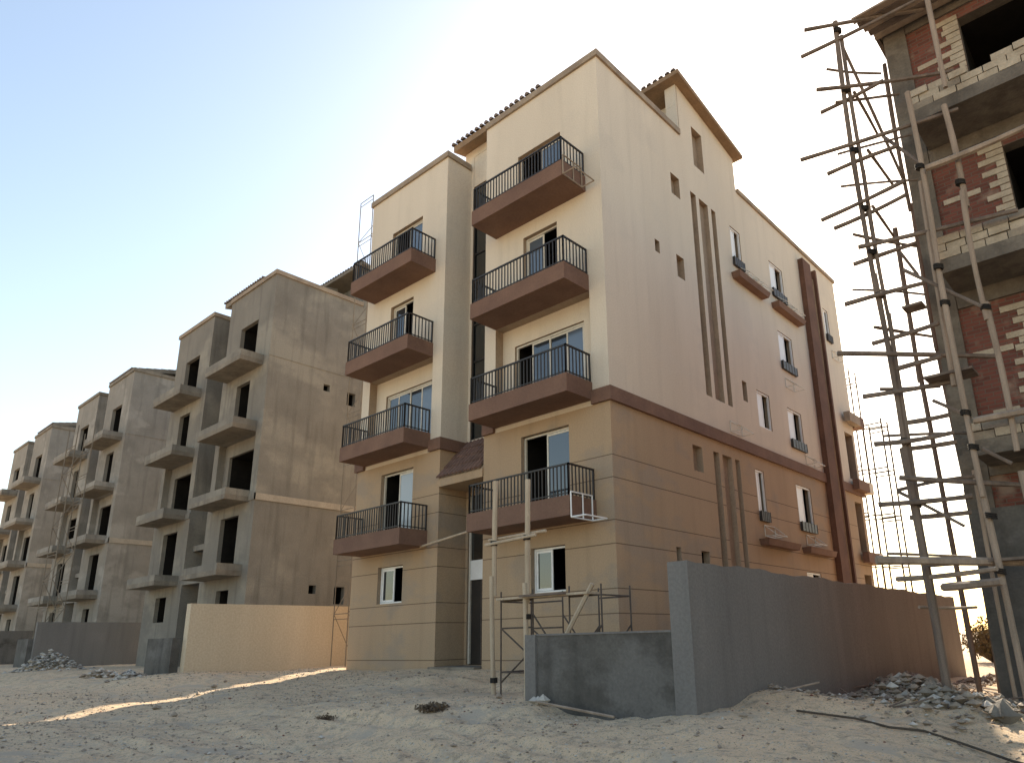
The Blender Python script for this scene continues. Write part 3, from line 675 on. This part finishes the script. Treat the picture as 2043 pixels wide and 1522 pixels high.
def heap(cx, cy, rx, ry, h, nn, mts, name, label):
    m = MB()
    for k in range(nn):
        u, v = random.gauss(0, .45), random.gauss(0, .45); e = max(0, 1-(u*u+v*v)); x, y = cx+u*rx, cy+v*ry
        s = random.uniform(.04, .13); rock(m, x, y, H(x, y)+h*e*random.random()+.02, s, random.choice(mts), .6)
    put(name, m, (cx, cy, H(cx, cy)), label=label, cat='rubble heap', kind='stuff')
heap(-25, -4.3, 2.2, 1.0, .5, 420, ('chip', 'conc', 'chip'), 'rubble_heap', 'pale heap of broken cement in front of the left grey boundary wall')
heap(-33.5, -5.6, 1.2, .6, .35, 160, ('rust', 'rust', 'rock'), 'rubble_heap', 'reddish heap of clay rubble at the left edge of the photo')
heap(-14.6, -4.9, .5, .35, .2, 60, ('rock', 'chip', 'wallgrey'), 'rubble_heap', 'small dark heap of rubble below the low wall near the tan wall')
heap(5.9, .4, 1.1, 1.5, .45, 420, ('chip', 'rock', 'slab', 'rock'), 'rubble_heap', 'broken grey concrete heaped against the foot of the timber scaffold')
heap(6.9, -1.3, .8, .5, .25, 150, ('rock', 'slab', 'chip'), 'rubble_heap', 'low heap of cement lumps in front of the scaffold poles, lower right')
heap(4.75, 3.5, .4, 2.5, .3, 160, ('rock', 'wood_dark', 'slab'), 'rubble_heap', 'dark debris banked along the far foot of the tall grey wall')
heap(-18, -4.6, 1.1, .5, .2, 90, ('rock', 'chip'), 'rubble_heap', 'low heap of grey stones in front of the nearest grey block')
for (x, y, s, lb) in ((-10.2, -4.3, .1, 'grey stone on the near edge of the sunlit strip of ground'), (-10.9, -3.7, .07, 'small grey stone on the sunlit strip nearest the tan wall'),
                  (-9.0, -5.2, .08, 'grey stone beside the middle of the sunlit strip of ground'), (-6.9, -6.9, .1, 'brownish stone on the open sand left of the dry weed tuft'),
                  (-5.2, -7.2, .08, 'grey stone lying alone in the left foreground'), (.2, -3.9, .09, 'grey stone at the left end of the low dark wall'), (-2.6, -2.2, .08, 'grey stone left of the short scaffold feet'),
                  (4.9, -3.9, .06, 'small stone on the sand mound before the tall grey wall'), (-5.8, -1.0, .07, 'dark stone on the ground before the entrance recess'), (2.6, -7.0, .05, 'small dark stone in the sandy middle foreground')):
    m = MB(); z = H(x, y); rock(m, x, y, z+s*.35, s, 'rock', .75)
    put('rock', m, (x, y, z), label=lb, cat='rock', group='loose stones on the sand')
for (x, y, s, mt, lb) in ((7.6, -1.9, .24, 'slab', 'large grey broken concrete lump at the lower right corner'), (1.55, -4.35, .15, 'chip', 'pale broken block leaning at the foot of the low dark wall')):
    m = MB(); z = H(x, y)
    for k in range(5): rock(m, x+random.uniform(-.5, .5)*s, y+random.uniform(-.5, .5)*s, z+s*.3*random.random()+.03, s*random.uniform(.5, .9), mt, .8)
    put('concrete_lump', m, (x, y, z), label=lb, cat='rubble')
# cable or bar lying in the foreground
m = MB(); pts = [(5.35, -3.2), (5.75, -3.25), (6.15, -3.2), (6.6, -3.35), (7.0, -3.35), (7.5, -3.55), (8.0, -3.9), (8.4, -4.2)]
for a, b_ in zip(pts, pts[1:]): m.tube((*a, H(*a)+.03), (*b_, H(*b_)+.03), .016, 'cable', 6)
put('steel_bar', m, (6.6, -3.3, H(6.6, -3.3)), label='long dark bent steel bar lying on the sand at the lower right', cat='steel bar')
m = MB(); a, b_ = (1.6, -4.45), (3.1, -4.4)
m.tube((*a, H(*a)+.05), (*b_, H(*b_)+.04), .022, 'wood', 6, seg=4)
put('timber_pole', m, (2.3, -4.4, H(2.3, -4.4)), label='thin timber lying along the foot of the low dark wall', cat='timber')
m = MB(); a, b_ = (4.2, -1.2), (4.4, 3.2)
m.tube((4.25, -1.0, H(4.25, -1)+.06), (4.35, 4.5, H(4.35, 4.5)+.1), .03, 'wood_dark', 6, seg=4)
put('timber_pole', m, (4.3, 0, -.4), label='dark timber lying along the foot of the tall grey wall', cat='timber')
# dry weeds
def shrub(x, y, r, h, nn, label, name='dry_shrub', mt='leaf'):
    e = empty(name, (x, y, H(x, y)), label, 'shrub'); st = MB(); lf = MB()
    for k in range(nn):
        a = random.random()*6.28; t = random.random()**.5; tip = Vector((math.cos(a)*r*t, math.sin(a)*r*t, h*(1-.5*t)*random.uniform(.5, 1)))
        if k % 3 == 0: st.tube((0, 0, 0), tip, .006*r/.3+.002, 'wood_dark', 4, .002)
        for j in range(3):
            p = tip*random.uniform(.4, 1)+Vector([random.gauss(0, .03*r/.3) for _ in range(3)]); d = Vector([random.gauss(0, 1) for _ in range(3)]).normalized()*.03*(r/.3)**.7; d2 = d.orthogonal()*.4
            lf.quad([p-d, p+d2, p+d, p-d2], mt)
    st.build('stem', e); lf.build('foliage', e)
shrub(.35, -5.5, .3, .13, 150, 'low dry weed clump growing on the rough sand in the foreground')
shrub(-1.6, -6.2, .2, .1, 60, 'small dry weed tuft left of the larger weed clump')
MT['leaf_sun'] = mat('sunlit_leaf_tone', (.24, .16, .07), (.14, .11, .045), scale=3, bump=0)  # lighter, more orange leaf copy with the sunlight put into its colour
shrub(3.6, 19, 1.0, 2.2, 700, 'sunlit scrubby bush beyond the end of the tall grey wall', 'scrub_bush', 'leaf_sun')
shrub(5.2, 22, 1.2, 1.7, 500, 'lower scrubby bush seen between the scaffold poles', 'scrub_bush', 'leaf_sun')

# ------------------------------------------------------------------ timber scaffold by the brick building
sc = empty('timber_scaffold', (7, -1.1, -.6), 'tall timber pole scaffold lashed round the corner of the brick building', 'scaffolding')
def part(name, m, root_):
    l = root_.location; m.v = [(x-l[0], y-l[1], z-l[2]) for x, y, z in m.v]; return m.build(name, root_, smooth=False)
VP = [((6.66, -.99, 12.35), (6.60, -1.0, 9.2), .05), ((6.60, -1.0, 9.6), (6.64, -1.0, 6.4), .05), ((6.64, -.98, 6.8), (6.70, -1.0, 3.2), .05), ((6.69, -1.0, 3.6), (6.76, -1.0, -.7), .075),
      ((6.72, -.95, 12.0), (6.73, -.95, 8.5), .04), ((6.73, -.96, 8.9), (6.77, -.96, 5.6), .04), ((6.77, -.96, 6.0), (6.76, -.96, 2.6), .04),
      ((7.1, .5, 12.1), (7.1, .5, 8.6), .045), ((6.6, 1.3, 8.8), (6.58, 1.3, 5.4), .05), ((6.6, 1.32, 5.8), (6.66, 1.3, 2.2), .05), ((6.65, 1.33, 2.5), (6.7, 1.3, -.6), .05),
      ((6.64, 3.15, 10.3), (6.62, 3.1, 6.6), .05), ((6.63, 3.15, 7), (6.72, 3.1, 3.2), .05), ((6.7, 3.12, 3.5), (6.66, 3.1, -.6), .05),
      ((8.3, -1.25, 12.9), (8.3, -1.25, 9.6), .047), ((7.72, -1.25, 9.85), (7.68, -1.25, 6.0), .047), ((7.7, -1.28, 6.3), (7.72, -1.25, 2.6), .047), ((7.7, -1.2, 3.0), (7.8, -1.22, -.75), .05), ((7.66, -1.16, 8.1), (7.6, -1.17, 4.4), .05),
      ((8.22, -1.22, 9.3), (8.25, -1.22, 7.3), .05), ((8.24, -1.25, 7.6), (8.22, -1.25, 5.3), .045), ((8.24, -1.22, 5.6), (8.26, -1.24, 3.2), .05), ((8.26, -1.25, 2.9), (8.3, -1.25, -.8), .047),
      ((7.5, -.3, 3.2), (7.5, -.3, -.6), .035)]
for a, b_, r in VP:
    m = MB(); m.tube(a, b_, r, 'wood' if a[0] > 7.3 else 'wood_dark', 8, r*.85, .025, 6); part('pole', m, sc)
HP = [
  ((6.18, -1.39, 12.18), (8.08, -.31, 12.18), 1), ((5.94, -1.05, 11.93), (8.11, -.9, 11.93), 1), ((6.24, -1.37, 10.73), (8.33, -.1, 10.73), 1), ((6.13, -.93, 10.55), (7.32, -.97, 10.55), 1),
  ((5.77, -1.38, 9.39), (8.4, -1.1, 9.2), 1), ((6.1, -.98, 9.13), (7.36, -.91, 9.13), 1), ((5.88, -.99, 8.22), (7.42, -1.19, 8.22), 1), ((6.05, -.86, 8.03), (7.39, -1.06, 8.03), 1),
  ((6.52, -1.22, 7.28), (8.9, -1.12, 7.0), 1), ((6.32, -.95, 7.13), (7.39, -.94, 7.13), 1), ((6.13, -1.16, 6.32), (7.42, -1.03, 6.32), 1), ((6.44, -.98, 5.53), (7.53, -1.08, 5.53), 1),
  ((6.07, -1.72, 5.23), (8.15, -.3, 5.0), 1), ((6.72, -.95, 4.98), (7.47, -1.02, 4.98), 1), ((6.22, -1.21, 4.55), (7.53, -.94, 4.55), 1), ((6.7, -.95, 4.03), (7.41, -.9, 4.03), 1),
  ((6.28, -1.17, 3.71), (7.45, -.99, 3.71), 1), ((6.64, -.96, 3.59), (7.43, -.82, 3.59), 1), ((6.64, -1.36, 3.05), (8.42, -.4, 2.78), 1), ((6.23, -1.25, 2.69), (7.52, -.89, 2.69), 1),
  ((6.6, -.98, 2.46), (7.45, -.78, 2.46), 1), ((6.35, -2.12, 1.73), (8.6, -.4, 1.62), 1.5), ((6.2, -.73, 1.53), (7.77, -1.49, 1.53), 1), ((6.94, -1.06, 1.34), (7.84, -1.7, 1.34), 1.5),
  ((7.8, -1.35, 8.19), (9.5, -1.42, 8.19), 1.3), ((7.8, -1.35, 3.74), (9.3, -1.33, 3.74), 1.3)]
for q in range(12):          # short crooked put-logs tied at random lifts
    z = 1.0+q*.95+random.uniform(-.12, .12); l = random.uniform(.5, 1.1)
    HP.append(((6.72-l*random.uniform(.3, .7), -.93+random.uniform(-.12, .1), z), (6.72+l, -.88+random.uniform(-.2, 1.6), z+random.uniform(-.1, .1)), random.uniform(.55, .8)))
for a, b_, k in HP:
    if b_[0] > 7.15 and b_[1] > -.1: b_ = (7.12, b_[1], b_[2])
    m = MB(); r = .042*k; m.tube(a, b_, r, 'wood' if (k == 1.3 or a[2] < 2) else 'wood_dark', 6, r*.9, .03, 5); part('ledger', m, sc)
DP = [((6.8, -1., 10.59), (6.83, .2, 10.29)), ((7.06, -.5, 9.74), (7.72, -1.2, 8.4)), ((6.87, -1., 9.26), (7., 0., 8.92)), ((6.8, -1., 8.1), (6.74, .5, 8.16)), ((6.77, .6, 7.88), (7.07, .3, 7.14)),
      ((7.15, -1.12, 6.63), (8.19, -1.3, 5.52)), ((6.48, -1., 2.91), (7.38, -1.1, 2.22)), ((7.25, -1.1, 4.26), (7.74, -1.2, 3.83)), ((7.82, -1.2, 3.33), (8.16, -1.2, 3.04)), ((6.7, -.9, 11.8), (7.1, .45, 9.2))]
for a, b_ in DP:
    m = MB(); m.tube(a, b_, .032, 'wood_dark', 6, .028, .01, 4); part('brace', m, sc)
for (x, y, z) in ((6.68, -1, 12.1), (6.66, -1, 10.7), (6.64, -1, 9.35), (6.66, -1, 8.1), (6.67, -1, 7.2), (6.68, -1, 6.35), (6.72, -1, 3.7), (6.74, -1, 2.66), (7.7, -1.27, 8.3), (7.7, -1.27, 5.75), (7.72, -1.27, 3.35), (7.7, -1.27, 3.9), (8.23, -1.24, 7.75), (8.23, -1.24, 5.5), (7.7, -1.27, 6.4), (7.76, -1.25, 1.5), (7.78, -1.25, 2.3)):
    m = MB()
    for k in range(3): m.tube((x-.0, y, z-.03+.03*k), (x+.005, y, z-.01+.03*k), .078, 'rope', 8)
    part('rope_lashing', m, sc)
for a in ((7.0, 7.32, -1.0, -.7, 6.0, 6.04), (7.2, 7.9, -1.25, -.75, 4.6, 4.64), (6.8, 8.3, -1.2, -.95, 1.66, 1.7)):
    m = MB(); m.box(*a, 'wood_dark'); part('plank', m, sc)

# ------------------------------------------------------------------ scaffold in front of the finished block
s2 = empty('timber_scaffold', (-.6, -2.8, -.3), 'short scaffold of two pale timber posts and steel frames in front of the finished block', 'scaffolding')
y = -2.8
for (a, b_, r, mt) in (((-1.07, y, 4.02), (-1.1, y, 1.6), .055, 'new_timber'), ((-1.12, y-.06, 2.0), (-1.1, y, -.4), .05, 'new_timber'), ((-.12, y, 3.9), (-.16, y, 1.4), .055, 'new_timber'), ((-.17, y-.06, 1.8), (-.2, y, -.35), .05, 'new_timber')):
    m = MB(); m.tube(a, b_, r, mt, 8, r*.9, .015, 5); part('pole', m, s2)
m = MB(); m.tube((-1.3, y-.07, 2.66), (.15, y-.07, 2.72), .035, 'new_timber', 6, .03, .01, 4); m.tube((-1.35, y+.07, 2.78), (.3, y+.07, 2.8), .03, 'new_timber', 6, .03, .01, 4); part('ledger', m, s2)
m = MB(); m.tube((1.5, y, 1.68), (.75, y-.1, .55), .045, 'new_timber', 6, .04, .0, 3); part('brace', m, s2)
m = MB(); m.box(-.95, 1.45, y-.1, y+.25, 1.5, 1.54, 'new_timber'); part('plank', m, s2)
m = MB(); m.box(-.2, .95, y-.2, y-.11, 1.52, 1.56, 'wood_dark'); part('plank', m, s2)
m = MB(); T = lambda a, b_: m.tube(a, b_, .017, 'steel', 6)
for yy in (y+.1, y+1.0):
    for x in (-1.0, -.1, .85, 1.62): T((x, yy, -.4 if x < .5 else -.45), (x, yy, 1.68))
    for z in (1.48, .95, .1): T((-1.0, yy, z), (-.1, yy, z))
    T((.85, yy, 1.48), (1.62, yy, 1.48)); T((-1, yy, .95), (-.1, yy, .35)); T((-1, yy, -.1), (-.1, yy, .55)); T((-.1, yy, 1.2), (.45, yy, .55)); T((.85, yy, .95), (.4, yy, .5)); T((1.62, yy, .95), (1.2, yy, .5))
for x in (-1.0, 1.62): T((x, y+.1, 1.48), (x, y+1, 1.48)); T((x, y+.1, .1), (x, y+1, .1))
part('steel_frame', m, s2)
for p in ((-1.1, y-.02, 2.68), (-.14, y-.02, 2.7), (-.16, y, 1.15), (-1.1, y, -.05)):
    m = MB(); m.tube((p[0], p[1], p[2]-.05), (p[0], p[1], p[2]+.05), .075, 'rope', 8); part('rope_lashing', m, s2)
m = MB(); m.tube((-7.0, -.16, 3.42), (-4.2, -.22, 3.68), .035, 'new_timber', 6, .03, .01, 4)
put('timber_pole', m, (-5.6, -.2, 3.5), label='pale timber pole wedged across the entrance recess between two balconies', cat='timber')

# slim steel tower scaffolds
def tower(x0, x1, y0, y1, z0, z1, label, mt='steel', lift=1.8, r=.022, step=True, cross=True):
    e = empty('steel_scaffold', ((x0+x1)/2, (y0+y1)/2, z0), label, 'scaffolding')
    for yy in (y0, y1):
        m = MB()
        for x in (x0, x1): m.tube((x, yy, z0), (x, yy, z1), r, mt, 6)
        z = z0+lift
        while z < z1+.1:
            zz = min(z, z1); m.tube((x0, yy, zz), (x1, yy, zz), r*.8, mt, 5); m.tube((x0, yy, zz-.18), (x1, yy, zz-.18), r*.7, mt, 5); z += lift
        m.v = [(a-e.location[0], b_-e.location[1], c_-z0) for a, b_, c_ in m.v]; m.build('frame', e)
    if not cross: return e
    m = MB(); z = z0; k = 0
    while z+lift < z1+.1:
        for x in (x0, x1):
            a, b_ = (y0, y1) if k % 2 else (y1, y0); m.tube((x, a, z), (x, b_, min(z+lift, z1)), r*.7, mt, 5)
        z += lift; k += 1
    m.v = [(a-e.location[0], b_-e.location[1], c_-z0) for a, b_, c_ in m.v]; m.build('cross_brace', e)
    return e
tower(-13.2, -12.3, .95, 2.0, -.1, 18.4, 'slim steel tower scaffold in the gap left of the finished block', 'slab', r=.018, lift=1.85)
tower(.06, .86, 19.0, 19.9, -.5, 9.95, 'slim steel scaffold frames standing clear behind the far corner of the finished block', 'cable', lift=2.05, r=.042, cross=False)
tower(-.95, -.2, 18.9, 19.8, -.5, 12.6, 'taller slim steel scaffold mostly hidden by the far corner of the finished block', 'cable', lift=2.1, r=.038, cross=False)
tower(-38.3, -36.6, -1.9, -1.1, 0, 13.2, 'steel scaffold standing against the balconies of the second grey block', 'slab', r=.03, lift=1.5)
